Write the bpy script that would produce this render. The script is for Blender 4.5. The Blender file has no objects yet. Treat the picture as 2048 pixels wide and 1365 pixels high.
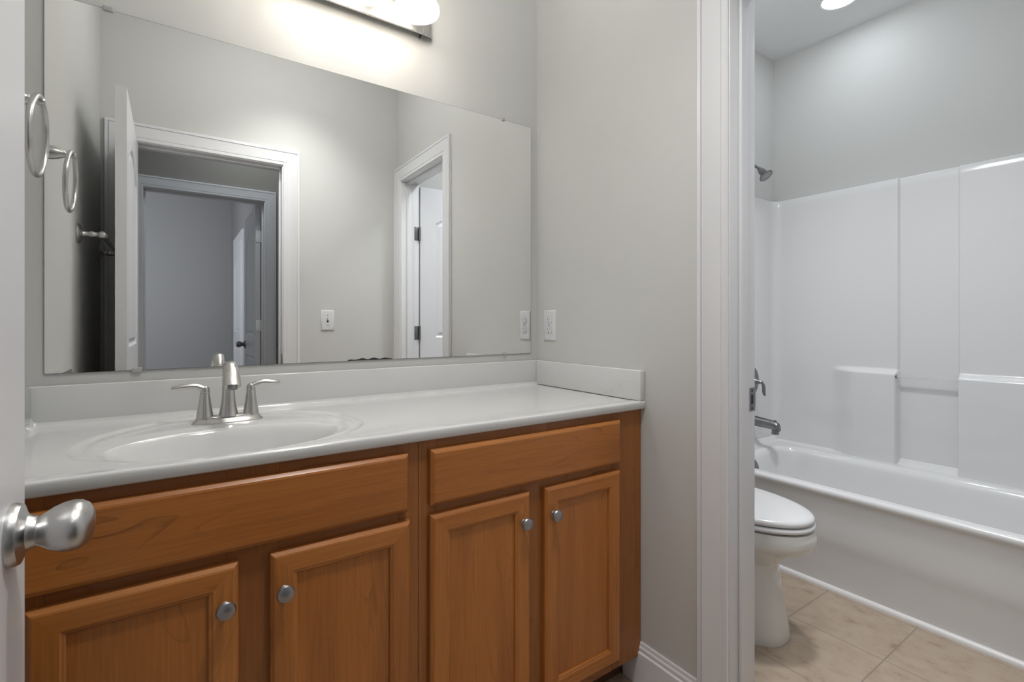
import bpy, bmesh, math, random
from mathutils import Vector, Matrix
sc = bpy.context.scene
C = sc.collection
PI = math.pi

# ------------------------------------------------------------------ camera
cam_data = bpy.data.cameras.new('camera')
cam_data.sensor_width = 36.0
cam_data.lens = 987.1 / 2048 * 36
cam_data.shift_y = -(682.5 - 646.3) / 2048
cam_data.clip_start = 0.02
cam = bpy.data.objects.new('camera', cam_data)
C.objects.link(cam)
cam.location = (0.2906, -1.5898, 1.1353)
cam.rotation_euler = (PI / 2, 0, -0.6021)
sc.camera = cam

# ------------------------------------------------------------------ view + world
sc.view_settings.view_transform = 'Standard'
sc.view_settings.look = 'None'
sc.view_settings.gamma = 1.0
sc.view_settings.use_curve_mapping = False
sc.view_settings.exposure = 0.0
w = bpy.data.worlds.new('world'); sc.world = w
w.use_nodes = True
w.node_tree.nodes['Background'].inputs[0].default_value = (0.75, 0.85, 1, 1)
w.node_tree.nodes['Background'].inputs[1].default_value = 0.2

# light levels (bulbs and lens belong to fixtures, the rest is added fill)
BULB = 22.0          # emission of each vanity bulb
RECESS = 35.0        # lens of the recessed light over the tub
BATH_W = 64.0         # added bathroom fill spot, unseen above, watts
TUBROOM_W = 80.0      # added tub-room fill spot, unseen, watts
HALL_W = 4.0         # added hall fill, unseen, watts
ROOM_W = 36.0        # added cool fill in the room across the hall, watts

def area_light(name, loc, size, watts, color, rot=(0, 0, 0)):
    d = bpy.data.lights.new(name, 'AREA'); d.shape = 'DISK'; d.size = size
    d.energy = watts; d.color = color
    o = bpy.data.objects.new(name, d); C.objects.link(o)
    o.location = loc; o.rotation_euler = rot
    return o
area_light('hall_fill', (0.75, -2.08, 2.70), 0.35, HALL_W, (0.90, 0.95, 1.0))  # added fill in the hall, no fixture behind it
def fill_spot(name, loc, rad, watts, color, cone, blend=1.0):
    d = bpy.data.lights.new(name, 'SPOT'); d.shadow_soft_size = rad; d.energy = watts; d.color = color
    d.spot_size = math.radians(cone); d.spot_blend = blend
    o = bpy.data.objects.new(name, d); C.objects.link(o); o.location = loc
    return o
def fill_globe(name, loc, rad, watts, color):
    d = bpy.data.lights.new(name, 'POINT'); d.shadow_soft_size = rad; d.energy = watts; d.color = color
    o = bpy.data.objects.new(name, d); C.objects.link(o); o.location = loc
    return o
fill_globe('bathroom_fill_globe', (.78, -.80, 2.56), .14, 8.5, (1.0, .99, .975))  # added unseen fill to lift the whole bathroom
fill_globe('tub_room_fill_globe', (1.98, -.72, 2.58), .14, 10.0, (.95, .97, 1.0))  # added unseen fill for the tub-room walls
fill_spot('bathroom_fill_spot', (.85, -1.12, 2.72), .09, BATH_W, (1.0, .985, .965), 105)  # added unseen spot, brightens the floor and lower bathroom
fill_spot('tub_room_fill_spot', (2.22, -.76, 2.72), .09, TUBROOM_W, (.95, .97, 1.0), 120)  # added unseen spot, brightens tile, toilet and apron
area_light('bedroom_fill', (-0.65, -3.3, 1.7), 1.0, ROOM_W, (0.88, 0.925, 1.0), (-PI / 2, 0, 0))  # added cool fill aimed at the far wall, no window here

# ------------------------------------------------------------------ materials
def mat(name, col, rough=0.5, metal=0.0, spec=0.5, coat=0.0):
    m = bpy.data.materials.new(name); m.use_nodes = True
    b = m.node_tree.nodes['Principled BSDF']
    b.inputs['Base Color'].default_value = (*col, 1)
    b.inputs['Roughness'].default_value = rough
    b.inputs['Metallic'].default_value = metal
    b.inputs['Specular IOR Level'].default_value = spec
    b.inputs['Coat Weight'].default_value = coat
    b.inputs['Coat Roughness'].default_value = 0.05
    return m
def nodes(m): return m.node_tree.nodes, m.node_tree.links, m.node_tree.nodes['Principled BSDF']
def noise_bump(m, scale, strength, dist=0.001, stretch=None):
    N, L, b = nodes(m)
    tc = N.new('ShaderNodeTexCoord'); n = N.new('ShaderNodeTexNoise'); bp = N.new('ShaderNodeBump')
    mp = N.new('ShaderNodeMapping')
    if stretch: mp.inputs['Scale'].default_value = stretch
    L.new(tc.outputs['Object'], mp.inputs[0]); L.new(mp.outputs[0], n.inputs[0])
    n.inputs['Scale'].default_value = scale; n.inputs['Detail'].default_value = 3
    bp.inputs['Strength'].default_value = strength; bp.inputs['Distance'].default_value = dist
    L.new(n.outputs[0], bp.inputs['Height']); L.new(bp.outputs[0], b.inputs['Normal'])
    return m
def vary(m, c1, c2, scale, stretch=None, detail=4, lo=0.35, hi=0.65):
    N, L, b = nodes(m)
    tc = N.new('ShaderNodeTexCoord'); n = N.new('ShaderNodeTexNoise'); r = N.new('ShaderNodeValToRGB'); mp = N.new('ShaderNodeMapping')
    if stretch: mp.inputs['Scale'].default_value = stretch
    L.new(tc.outputs['Object'], mp.inputs[0]); L.new(mp.outputs[0], n.inputs[0])
    n.inputs['Scale'].default_value = scale; n.inputs['Detail'].default_value = detail
    r.color_ramp.elements[0].position = lo; r.color_ramp.elements[0].color = (*c1, 1)
    r.color_ramp.elements[1].position = hi; r.color_ramp.elements[1].color = (*c2, 1)
    L.new(n.outputs[0], r.inputs[0]); L.new(r.outputs[0], b.inputs['Base Color'])
    return m
M = {}
M['paint'] = noise_bump(vary(mat('wall_paint', (.52, .515, .49), .55, spec=.35), (.605, .606, .591), (.62, .621, .606), 1.5), 350, .06, .0006)
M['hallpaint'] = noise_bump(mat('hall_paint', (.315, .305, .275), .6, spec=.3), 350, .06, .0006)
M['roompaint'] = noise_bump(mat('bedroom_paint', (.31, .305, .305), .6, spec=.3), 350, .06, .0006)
M['hinge_white'] = mat('bright_hinge_plate', (.95, .95, .94), .3)
M['ceil'] = noise_bump(mat('ceiling_paint', (.82, .83, .84), .8, spec=.2), 200, .1, .0008)
M['trim'] = noise_bump(mat('trim_paint', (.76, .765, .785), .32), 60, .03, .0005, (1, 1, .1))
M['door'] = noise_bump(mat('door_paint', (.74, .745, .77), .35), 80, .05, .0005, (1, 1, .08))
M['plate'] = mat('white_plastic', (.74, .74, .755), .25)
M['slot'] = mat('dark_slot', (.02, .02, .02), .6)
M['nickel'] = noise_bump(mat('brushed_nickel', (.60, .585, .56), .27, 1.0), 120, .08, .0004, (1, 1, 12))
M['satin'] = noise_bump(mat('satin_nickel', (.56, .555, .55), .30, 1.0), 300, .03, .0003)
M['pewter'] = mat('dark_pewter', (.24, .245, .25), .32, 1.0)
M['knob'] = mat('cabinet_knob_metal', (.36, .355, .37), .33, 1.0)
M['mirror'] = mat('mirror_silver', (.93, .94, .93), .0, 1.0)
M['mirror_edge'] = mat('mirror_edge_glass', (.10, .11, .10), .25)
M['clip'] = mat('clear_plastic_clip', (.42, .42, .41), .2)
M['desilver'] = mat('desilvered_patch', (.02, .02, .022), .5)
M['porcelain'] = mat('porcelain', (.70, .685, .655), .08, coat=.5)
M['seat'] = mat('seat_plastic', (.72, .72, .72), .16)
M['tub'] = noise_bump(mat('tub_acrylic', (.77, .77, .77), .13, coat=.3), 6, .05, .004)
M['rod'] = mat('clear_rod', (.97, .98, .98), .08); M['rod'].node_tree.nodes['Principled BSDF'].inputs['Transmission Weight'].default_value = .8
M['caulk'] = mat('caulk_trim', (.80, .79, .78), .35)

# cultured marble
m = mat('cultured_marble', (.80, .80, .79), .10, coat=.4)
N, L, b = nodes(m)
tc = N.new('ShaderNodeTexCoord'); mp = N.new('ShaderNodeMapping'); n1 = N.new('ShaderNodeTexNoise'); n2 = N.new('ShaderNodeTexNoise')
mp.inputs['Scale'].default_value = (1, 1, 1.6); mp.inputs['Rotation'].default_value = (0, .5, .4)
L.new(tc.outputs['Object'], mp.inputs[0]); L.new(mp.outputs[0], n1.inputs[0]); L.new(mp.outputs[0], n2.inputs[0])
n1.inputs['Scale'].default_value = 5.5; n1.inputs['Detail'].default_value = 7; n1.inputs['Distortion'].default_value = 1.4
n2.inputs['Scale'].default_value = 2.2
r1 = N.new('ShaderNodeValToRGB'); e = r1.color_ramp.elements
e[0].position = .488; e[0].color = (0, 0, 0, 1); e[1].position = .512; e[1].color = (0, 0, 0, 1)
k = e.new(.5); k.color = (1, 1, 1, 1)
r2 = N.new('ShaderNodeValToRGB'); r2.color_ramp.elements[0].position = .55; r2.color_ramp.elements[1].position = .72
mu = N.new('ShaderNodeMath'); mu.operation = 'MULTIPLY'
mu2 = N.new('ShaderNodeMath'); mu2.operation = 'MULTIPLY'; mu2.inputs[1].default_value = .35
mx = N.new('ShaderNodeMix'); mx.data_type = 'RGBA'
L.new(n1.outputs[0], r1.inputs[0]); L.new(n2.outputs[0], r2.inputs[0]); L.new(r1.outputs[0], mu.inputs[0]); L.new(r2.outputs[0], mu.inputs[1])
L.new(mu.outputs[0], mu2.inputs[0]); L.new(mu2.outputs[0], mx.inputs['Factor'])
mx.inputs[6].default_value = (.68, .685, .68, 1); mx.inputs[7].default_value = (.47, .40, .32, 1)
L.new(mx.outputs[2], b.inputs['Base Color'])
M['marble'] = m

# maple wood, grain along z or along x
def wood(name, axis, c1, c2, c3):
    m = mat(name, c2, .34, spec=.45, coat=.12)
    N, L, b = nodes(m)
    b.inputs['Coat Roughness'].default_value = .25
    tc = N.new('ShaderNodeTexCoord'); oi = N.new('ShaderNodeObjectInfo'); va = N.new('ShaderNodeVectorMath'); va.operation = 'SCALE'
    ad = N.new('ShaderNodeVectorMath'); ad.operation = 'ADD'
    va.inputs[0].default_value = (7.3, 3.1, 9.7); L.new(oi.outputs['Random'], va.inputs['Scale'])
    L.new(tc.outputs['Object'], ad.inputs[0]); L.new(va.outputs[0], ad.inputs[1])
    mp = N.new('ShaderNodeMapping'); L.new(ad.outputs[0], mp.inputs[0])
    mp.inputs['Scale'].default_value = (1, 1, .09) if axis == 'z' else (.09, 1, 1)
    # broad tone drift
    n0 = N.new('ShaderNodeTexNoise'); n0.inputs['Scale'].default_value = 9; n0.inputs['Detail'].default_value = 3; n0.inputs['Distortion'].default_value = .6
    L.new(mp.outputs[0], n0.inputs[0])
    r0 = N.new('ShaderNodeValToRGB'); e = r0.color_ramp.elements
    e[0].position = .3; e[0].color = (*c1, 1); e[1].position = .72; e[1].color = (*c3, 1); q = e.new(.5); q.color = (*c2, 1)
    L.new(n0.outputs[0], r0.inputs[0])
    # cathedral figure: contour lines of a stretched noise
    mp2 = N.new('ShaderNodeMapping'); L.new(ad.outputs[0], mp2.inputs[0])
    mp2.inputs['Scale'].default_value = (1, 1, .22) if axis == 'z' else (.22, 1, 1)
    n1 = N.new('ShaderNodeTexNoise'); n1.inputs['Scale'].default_value = 6.5; n1.inputs['Detail'].default_value = 2; n1.inputs['Distortion'].default_value = .5
    L.new(mp2.outputs[0], n1.inputs[0])
    ms = N.new('ShaderNodeMath'); ms.operation = 'MULTIPLY'; ms.inputs[1].default_value = 14; L.new(n1.outputs[0], ms.inputs[0])
    fr = N.new('ShaderNodeMath'); fr.operation = 'FRACT'; L.new(ms.outputs[0], fr.inputs[0])
    r1 = N.new('ShaderNodeValToRGB'); e = r1.color_ramp.elements
    e[0].position = 0; e[0].color = (1, 1, 1, 1); e[1].position = .16; e[1].color = (0, 0, 0, 1)
    L.new(fr.outputs[0], r1.inputs[0])
    # only some areas carry figure
    n2 = N.new('ShaderNodeTexNoise'); n2.inputs['Scale'].default_value = 7; L.new(mp2.outputs[0], n2.inputs[0])
    r2 = N.new('ShaderNodeValToRGB'); r2.color_ramp.elements[0].position = .46; r2.color_ramp.elements[1].position = .66; L.new(n2.outputs[0], r2.inputs[0])
    # fine pores
    mp3 = N.new('ShaderNodeMapping'); L.new(ad.outputs[0], mp3.inputs[0])
    mp3.inputs['Scale'].default_value = (1, 1, .03) if axis == 'z' else (.03, 1, 1)
    n3 = N.new('ShaderNodeTexNoise'); n3.inputs['Scale'].default_value = 260; n3.inputs['Detail'].default_value = 2; L.new(mp3.outputs[0], n3.inputs[0])
    mm = N.new('ShaderNodeMath'); mm.operation = 'MULTIPLY'; L.new(r1.outputs[0], mm.inputs[0]); L.new(r2.outputs[0], mm.inputs[1])
    mm2 = N.new('ShaderNodeMath'); mm2.operation = 'MULTIPLY'; mm2.inputs[1].default_value = .8 if axis == 'x' else .45; L.new(mm.outputs[0], mm2.inputs[0])
    mx = N.new('ShaderNodeMix'); mx.data_type = 'RGBA'; L.new(mm2.outputs[0], mx.inputs['Factor']); L.new(r0.outputs[0], mx.inputs[6])
    mx.inputs[7].default_value = (c1[0] * .45, c1[1] * .40, c1[2] * .38, 1)
    hs = N.new('ShaderNodeHueSaturation'); L.new(mx.outputs[2], hs.inputs['Color'])
    mr = N.new('ShaderNodeMapRange'); mr.inputs[1].default_value = .3; mr.inputs[2].default_value = .7; mr.inputs[3].default_value = .88; mr.inputs[4].default_value = 1.10
    L.new(n3.outputs[0], mr.inputs[0]); L.new(mr.outputs[0], hs.inputs['Value'])
    L.new(hs.outputs[0], b.inputs['Base Color'])
    return m
M['wood_v'] = wood('maple_vertical', 'z', (.35, .118, .024), (.43, .154, .032), (.49, .187, .043))
M['wood_h'] = wood('maple_horizontal', 'x', (.35, .118, .024), (.43, .154, .032), (.49, .187, .043))
M['frame_v'] = wood('maple_frame_shaded_vertical', 'z', (.25, .082, .018), (.30, .104, .023), (.345, .127, .030))  # same maple, with the shade on the face frame put into the colour
M['frame_h'] = wood('maple_frame_shaded_horizontal', 'x', (.25, .082, .018), (.30, .104, .023), (.345, .127, .030))  # horizontal grain, darkened for shade in the same way
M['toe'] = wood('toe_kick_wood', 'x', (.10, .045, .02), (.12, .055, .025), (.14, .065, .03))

# floor tile
m = mat('beige_floor_tile', (.5, .4, .3), .38)
N, L, b = nodes(m)
tc = N.new('ShaderNodeTexCoord'); mp = N.new('ShaderNodeMapping'); br = N.new('ShaderNodeTexBrick')
mp.inputs['Location'].default_value = (-2.262 + 305 * .0, .625, 0)
L.new(tc.outputs['Object'], mp.inputs[0]); L.new(mp.outputs[0], br.inputs[0])
br.offset = 0; br.squash = 1
br.inputs['Scale'].default_value = 1; br.inputs['Brick Width'].default_value = .305; br.inputs['Row Height'].default_value = .305
br.inputs['Mortar Size'].default_value = .0022; br.inputs['Mortar Smooth'].default_value = .2; br.inputs['Bias'].default_value = 0
n = N.new('ShaderNodeTexNoise'); n.inputs['Scale'].default_value = 14; n.inputs['Detail'].default_value = 8; n.inputs['Roughness'].default_value = .65
mp2 = N.new('ShaderNodeMapping'); mp2.inputs['Scale'].default_value = (1.25, .9, 1); L.new(tc.outputs['Object'], mp2.inputs[0]); L.new(mp2.outputs[0], n.inputs[0])
r = N.new('ShaderNodeValToRGB'); e = r.color_ramp.elements
e[0].position = .30; e[0].color = (.28, .20, .13, 1); e[1].position = .60; e[1].color = (.46, .37, .285, 1)
q = e.new(.42); q.color = (.41, .32, .24, 1)
L.new(n.outputs[0], r.inputs[0])
mx = N.new('ShaderNodeMix'); mx.data_type = 'RGBA'
L.new(br.outputs['Fac'], mx.inputs['Factor']); L.new(r.outputs[0], mx.inputs[6]); mx.inputs[7].default_value = (.30, .235, .19, 1)
L.new(mx.outputs[2], b.inputs['Base Color'])
bp = N.new('ShaderNodeBump'); bp.inputs['Strength'].default_value = .6; bp.inputs['Distance'].default_value = .002; bp.invert = True
L.new(br.outputs['Fac'], bp.inputs['Height']); L.new(bp.outputs[0], b.inputs['Normal'])
M['tile'] = m
M['carpet'] = noise_bump(vary(mat('hall_carpet', (.3, .27, .23), .95, spec=.1), (.27, .24, .20), (.34, .30, .26), 200), 400, .6, .004)

def emis(name, col, s):
    m = bpy.data.materials.new(name); m.use_nodes = True
    N = m.node_tree.nodes; L = m.node_tree.links
    N.remove(N['Principled BSDF']); e = N.new('ShaderNodeEmission')
    e.inputs[0].default_value = (*col, 1); e.inputs[1].default_value = s
    L.new(e.outputs[0], N['Material Output'].inputs[0]); return m
M['bulb'] = emis('lit_bulb', (1, .968, .93), BULB)
M['lens'] = emis('lit_lens', (.86, .93, 1.0), RECESS)
m = bpy.data.materials.new('frosted_shade'); m.use_nodes = True
N = m.node_tree.nodes; L = m.node_tree.links
b = N['Principled BSDF']; b.inputs['Base Color'].default_value = (.85, .82, .76, 1); b.inputs['Roughness'].default_value = .25
b.inputs['Emission Color'].default_value = (1, .955, .90, 1); b.inputs['Emission Strength'].default_value = 5.4
tr = N.new('ShaderNodeBsdfTranslucent'); tr.inputs[0].default_value = (.9, .86, .78, 1)
ms = N.new('ShaderNodeMixShader'); ms.inputs[0].default_value = .45
L.new(b.outputs[0], ms.inputs[1]); L.new(tr.outputs[0], ms.inputs[2]); L.new(ms.outputs[0], N['Material Output'].inputs[0])
M['shade'] = m

# ------------------------------------------------------------------ mesh helpers
def box(bm, x0, x1, y0, y1, z0, z1, bev=0.0, seg=2, mi=0):
    x0, x1 = sorted((x0, x1)); y0, y1 = sorted((y0, y1)); z0, z1 = sorted((z0, z1))
    t = bmesh.new()
    r = bmesh.ops.create_cube(t, size=1)
    for v in t.verts:
        v.co = Vector(((x0 + x1) / 2 + v.co.x * (x1 - x0), (y0 + y1) / 2 + v.co.y * (y1 - y0), (z0 + z1) / 2 + v.co.z * (z1 - z0)))
    if bev > 0:
        bmesh.ops.bevel(t, geom=t.edges[:], offset=bev, segments=seg, affect='EDGES', profile=.5)
    merge(bm, t, mi=mi)
def merge(bm, t, mat4=None, mi=0):
    mp = {}
    for v in t.verts: mp[v] = bm.verts.new(mat4 @ v.co if mat4 else v.co)
    for f in t.faces:
        try:
            g = bm.faces.new([mp[v] for v in f.verts]); g.material_index = mi if mi else f.material_index; g.smooth = f.smooth
        except ValueError: pass
    t.free()
def grid(bm, rows, closed_u=False, closed_v=False, mi=0, flip=False):
    V = [[bm.verts.new(p) for p in r] for r in rows]
    n = len(V); k = len(V[0])
    for i in range(n if closed_v else n - 1):
        for j in range(k if closed_u else k - 1):
            a, b_, c, d = V[i][j], V[i][(j + 1) % k], V[(i + 1) % n][(j + 1) % k], V[(i + 1) % n][j]
            q = [a, b_, c, d] if not flip else [d, c, b_, a]
            f = bm.faces.new(q); f.material_index = mi
    return V
def lathe(bm, prof, origin, axis=(0, 0, 1), seg=32, mi=0, sx=1.0, sy=1.0):
    """prof: list of (radius, height along axis); ends with radius 0 are closed."""
    z = Vector(axis).normalized()
    x = z.orthogonal().normalized()
    if abs(z.z) < .9: x = Vector((0, 0, 1)).cross(z).normalized()
    y = z.cross(x); o = Vector(origin)
    rings = []
    for r, h in prof:
        if r <= 1e-6: rings.append([bm.verts.new(o + z * h)])
        else: rings.append([bm.verts.new(o + z * h + x * (r * sx * math.cos(2 * PI * k / seg)) + y * (r * sy * math.sin(2 * PI * k / seg))) for k in range(seg)])
    for a, b_ in zip(rings, rings[1:]):
        for k in range(seg):
            if len(a) == 1 and len(b_) == 1: continue
            if len(a) == 1: f = bm.faces.new([a[0], b_[(k + 1) % seg], b_[k]][::-1])
            elif len(b_) == 1: f = bm.faces.new([a[k], a[(k + 1) % seg], b_[0]])
            else: f = bm.faces.new([a[k], a[(k + 1) % seg], b_[(k + 1) % seg], b_[k]])
            f.material_index = mi
def tube(bm, pts, rad, seg=12, closed=False, cap=True, mi=0, flat=1.0, up=None):
    """sweep; rad may be a list; flat scales the second axis of the section."""
    P = [Vector(p) for p in pts]; n = len(P)
    R = rad if isinstance(rad, (list, tuple)) else [rad] * n
    rings = []; prev = None
    for i in range(n):
        t = (P[(i + 1) % n] - P[i - 1]) if closed else (P[min(i + 1, n - 1)] - P[max(i - 1, 0)])
        t.normalize()
        if prev is None:
            a = Vector(up) if up else t.orthogonal()
            a = (a - t * a.dot(t)).normalized()
        else: a = (prev - t * prev.dot(t)).normalized()
        prev = a; b_ = t.cross(a)
        rr = R[i]
        ra, rb = rr if isinstance(rr, tuple) else (rr * flat, rr)
        rings.append([bm.verts.new(P[i] + a * (ra * math.cos(2 * PI * k / seg)) + b_ * (rb * math.sin(2 * PI * k / seg))) for k in range(seg)])
    for i in range(n if closed else n - 1):
        A, B = rings[i], rings[(i + 1) % n]
        for k in range(seg):
            f = bm.faces.new([A[k], A[(k + 1) % seg], B[(k + 1) % seg], B[k]]); f.material_index = mi
    if cap and not closed:
        bm.faces.new(rings[0][::-1]).material_index = mi; bm.faces.new(rings[-1]).material_index = mi
def extrude_profile(bm, prof, frames, closed_prof=True, caps=True, mi=0):
    """prof: list of (u,v); frames: list of (origin, U, V)."""
    rings = [[bm.verts.new(Vector(o) + Vector(U) * u + Vector(V) * v) for u, v in prof] for o, U, V in frames]
    k = len(prof)
    for A, B in zip(rings, rings[1:]):
        for j in range(k if closed_prof else k - 1):
            f = bm.faces.new([A[j], A[(j + 1) % k], B[(j + 1) % k], B[j]]); f.material_index = mi
    if caps and closed_prof:
        bm.faces.new(rings[0][::-1]).material_index = mi; bm.faces.new(rings[-1]).material_index = mi
WORLD = {}
def finish(name, bm, mats, parent=None, origin=None, ang=35, fix=True):
    if fix: bmesh.ops.recalc_face_normals(bm, faces=bm.faces[:])
    if not isinstance(mats, (list, tuple)): mats = [mats]
    xs = [v.co for v in bm.verts]
    if origin is None:
        lo = [min(c[i] for c in xs) for i in range(3)]; hi = [max(c[i] for c in xs) for i in range(3)]
        origin = ((lo[0] + hi[0]) / 2, (lo[1] + hi[1]) / 2, lo[2])
    o3 = Vector(origin)
    for v in bm.verts: v.co -= o3
    me = bpy.data.meshes.new(name)
    for f in bm.faces: f.smooth = True
    bm.to_mesh(me); bm.free()
    for mm in mats: me.materials.append(mm)
    me.set_sharp_from_angle(angle=math.radians(ang))
    o = bpy.data.objects.new(name, me); C.objects.link(o)
    base = Vector((0, 0, 0))
    if parent:
        o.parent = parent; base = WORLD[parent.name]
    o.location = o3 - base; WORLD[o.name] = o3
    return o
def thing(name, label, cat, loc, group=None):
    o = bpy.data.objects.new(name, None); C.objects.link(o); o.location = loc
    o.empty_display_size = .05; WORLD[o.name] = Vector(loc)
    return tag(o, label, cat, group)
def tag(o, label, cat, group=None):
    o['label'] = label; o['category'] = cat
    if group: o['group'] = group
    return o
def struct(name, bm, m, label=None, cat=None, ang=35, origin=None):
    o = finish(name, bm, m, origin=origin, ang=ang); o['kind'] = 'structure'
    if label: o['label'] = label
    if cat: o['category'] = cat
    return o
def BM(): return bmesh.new()
def copy_part(o, parent, offset):
    """copy of a part (and its sub-parts) placed at the source's world place plus offset"""
    c = o.copy(); C.objects.link(c); c.parent = parent
    wpos = WORLD[o.name] + Vector(offset); WORLD[c.name] = wpos
    c.location = wpos - WORLD[parent.name]
    for ch in list(o.children):
        d = ch.copy(); C.objects.link(d); d.parent = c; WORLD[d.name] = WORLD[ch.name] + Vector(offset)
    return c
def sstep(t):
    t = max(0., min(1., t)); return t * t * (3 - 2 * t)
def samples(a, b, step, dense=(), dstep=.003, dr=.03):
    """coordinates from a to b, finer around the values in dense"""
    xs = [a]; x = a
    while x < b - 1e-9:
        near = any(abs(x - d) < dr or (x < d - dr and x + step > d - dr) for d in dense)
        x = min(b, x + (dstep if near else step)); xs.append(x)
    return xs

# ------------------------------------------------------------------ room numbers
R, W, H = 1.505, 1.528, 2.749        # right wall, entry wall, ceiling
TR = 1.617                           # tub-room face of the right wall
T, A, E = 3.3417, 2.5817, 0.0145     # tub back wall, apron, end wall face
S0, S1 = .843, 1.437                 # right doorway: far jamb, near jamb (distance from mirror wall)
DX0, DX1 = .109, .812                # entry doorway
HALL_Y = -2.53
DH = 2.043                           # door head

# ------------------------------------------------------------------ shell
def shell():
    b = BM(); box(b, -.11, 3.46, 0, .11, 0, H); struct('wall_back', b, M['paint'], 'grey wall behind the mirror and the shower head', 'wall')
    b = BM(); box(b, -.11, 0, -W, 0, 0, H); struct('wall_left', b, M['paint'], 'grey wall carrying the towel ring and towel bar', 'wall')
    b = BM()
    g = .0185; box(b, R, TR, -S0 + g, 0, 0, H); box(b, R, TR, -W, -S1 - g, 0, H); box(b, R, TR, -S1 - g, -S0 + g, DH + g, H)
    struct('wall_right', b, M['paint'], 'grey wall with the outlet beside the tub room doorway', 'wall')
    b = BM()
    g = .0185; box(b, -.11, DX0 - g, -W - .115, -W, 0, H); box(b, DX1 + g, R + .112 + 1.84, -W - .115, -W, 0, H); box(b, DX0 - g, DX1 + g, -W - .115, -W, DH + g, H)
    struct('wall_front', b, M['paint'], 'grey entry wall with light switch, seen in the mirror', 'wall')
    b = BM(); box(b, T + .008, 3.46, -W, 0, 0, H); struct('wall_tub', b, M['paint'], 'grey wall above the long side of the tub surround', 'wall')
    b = BM(); box(b, -.11, 3.46, -W - .115, .11, H, H + .08); struct('ceiling', b, M['ceil'], 'white ceiling over the bathroom and tub room', 'ceiling')
    b = BM(); box(b, -.11, 3.46, -W - .115, .11, -.08, 0); struct('floor', b, M['tile'], 'beige ceramic tile floor', 'floor', origin=(0, 0, 0))
    # hall and the room across it
    hy = -W - .115
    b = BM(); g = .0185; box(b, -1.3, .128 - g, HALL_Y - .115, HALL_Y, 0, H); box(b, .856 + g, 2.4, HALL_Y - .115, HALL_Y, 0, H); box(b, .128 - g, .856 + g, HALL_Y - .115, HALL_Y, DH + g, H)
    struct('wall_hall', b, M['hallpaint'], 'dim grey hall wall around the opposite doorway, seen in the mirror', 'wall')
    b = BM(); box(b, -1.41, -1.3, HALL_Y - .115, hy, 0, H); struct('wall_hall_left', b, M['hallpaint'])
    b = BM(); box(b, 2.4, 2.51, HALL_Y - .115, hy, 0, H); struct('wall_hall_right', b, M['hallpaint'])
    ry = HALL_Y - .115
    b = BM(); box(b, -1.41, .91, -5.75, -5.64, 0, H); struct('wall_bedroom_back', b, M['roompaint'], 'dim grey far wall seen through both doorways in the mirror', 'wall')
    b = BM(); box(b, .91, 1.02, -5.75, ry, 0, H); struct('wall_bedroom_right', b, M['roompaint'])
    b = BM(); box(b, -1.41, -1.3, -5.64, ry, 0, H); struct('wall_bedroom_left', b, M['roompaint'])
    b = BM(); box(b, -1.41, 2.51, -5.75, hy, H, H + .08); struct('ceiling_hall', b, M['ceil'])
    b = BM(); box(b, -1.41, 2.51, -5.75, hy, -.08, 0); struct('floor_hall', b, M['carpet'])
shell()

# ------------------------------------------------------------------ trim
CAS = [(0, 0), (0, .008), (.003, .0105), (.014, .0115), (.016, .009), (.019, .009), (.0205, .0115), (.045, .0135), (.064, .017),
       (.071, .0185), (.0725, .014), (.0745, .014), (.076, .019), (.086, .019), (.089, .016), (.089, 0)]
def casing(name, corners, inw, out, label=None, scale=1.0):
    """corners: the four inner-edge corners (bottom, top, top, bottom); out: wall normal; inw: in-plane direction to the right of travel start"""
    b = BM()
    p = [Vector(c) for c in corners]; side = Vector(inw); up = Vector((0, 0, 1)); n = Vector(out)
    # profile u runs away from the opening
    fr = [(p[0], -side, n), (p[1], -side + up, n), (p[2], side + up, n), (p[3], side, n)]
    extrude_profile(b, [(u * scale, v) for u, v in CAS], fr)
    return struct(name, b, M['trim'], label, 'door casing' if label else None, ang=25)
ry0, ry1 = -S1, -S0
casing('trim_1', [(R, ry0 - .004, 0), (R, ry0 - .004, DH + .004), (R, ry1 + .003, DH + .004), (R, ry1 + .003, 0)], (0, 1, 0), (-1, 0, 0),
       'white moulded casing around the tub room doorway')
casing('trim_2', [(DX0 - .004, -W, 0), (DX0 - .004, -W, DH + .004), (DX1 + .004, -W, DH + .004), (DX1 + .004, -W, 0)], (1, 0, 0), (0, 1, 0),
       'white moulded casing around the entry doorway in the mirror')
casing('trim_3', [(.128, HALL_Y, 0), (.128, HALL_Y, DH + .004), (.860, HALL_Y, DH + .004), (.860, HALL_Y, 0)], (1, 0, 0), (0, 1, 0),
       'dim white casing of the doorway across the hall', scale=.86)
casing('trim_4', [(TR, ry0 - .004, 0), (TR, ry0 - .004, DH + .004), (TR, ry1 + .003, DH + .004), (TR, ry1 + .003, 0)], (0, 1, 0), (1, 0, 0))
casing('trim_5', [(DX0 - .004, -W - .115, 0), (DX0 - .004, -W - .115, DH + .004), (DX1 + .004, -W - .115, DH + .004), (DX1 + .004, -W - .115, 0)], (1, 0, 0), (0, -1, 0))
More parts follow.
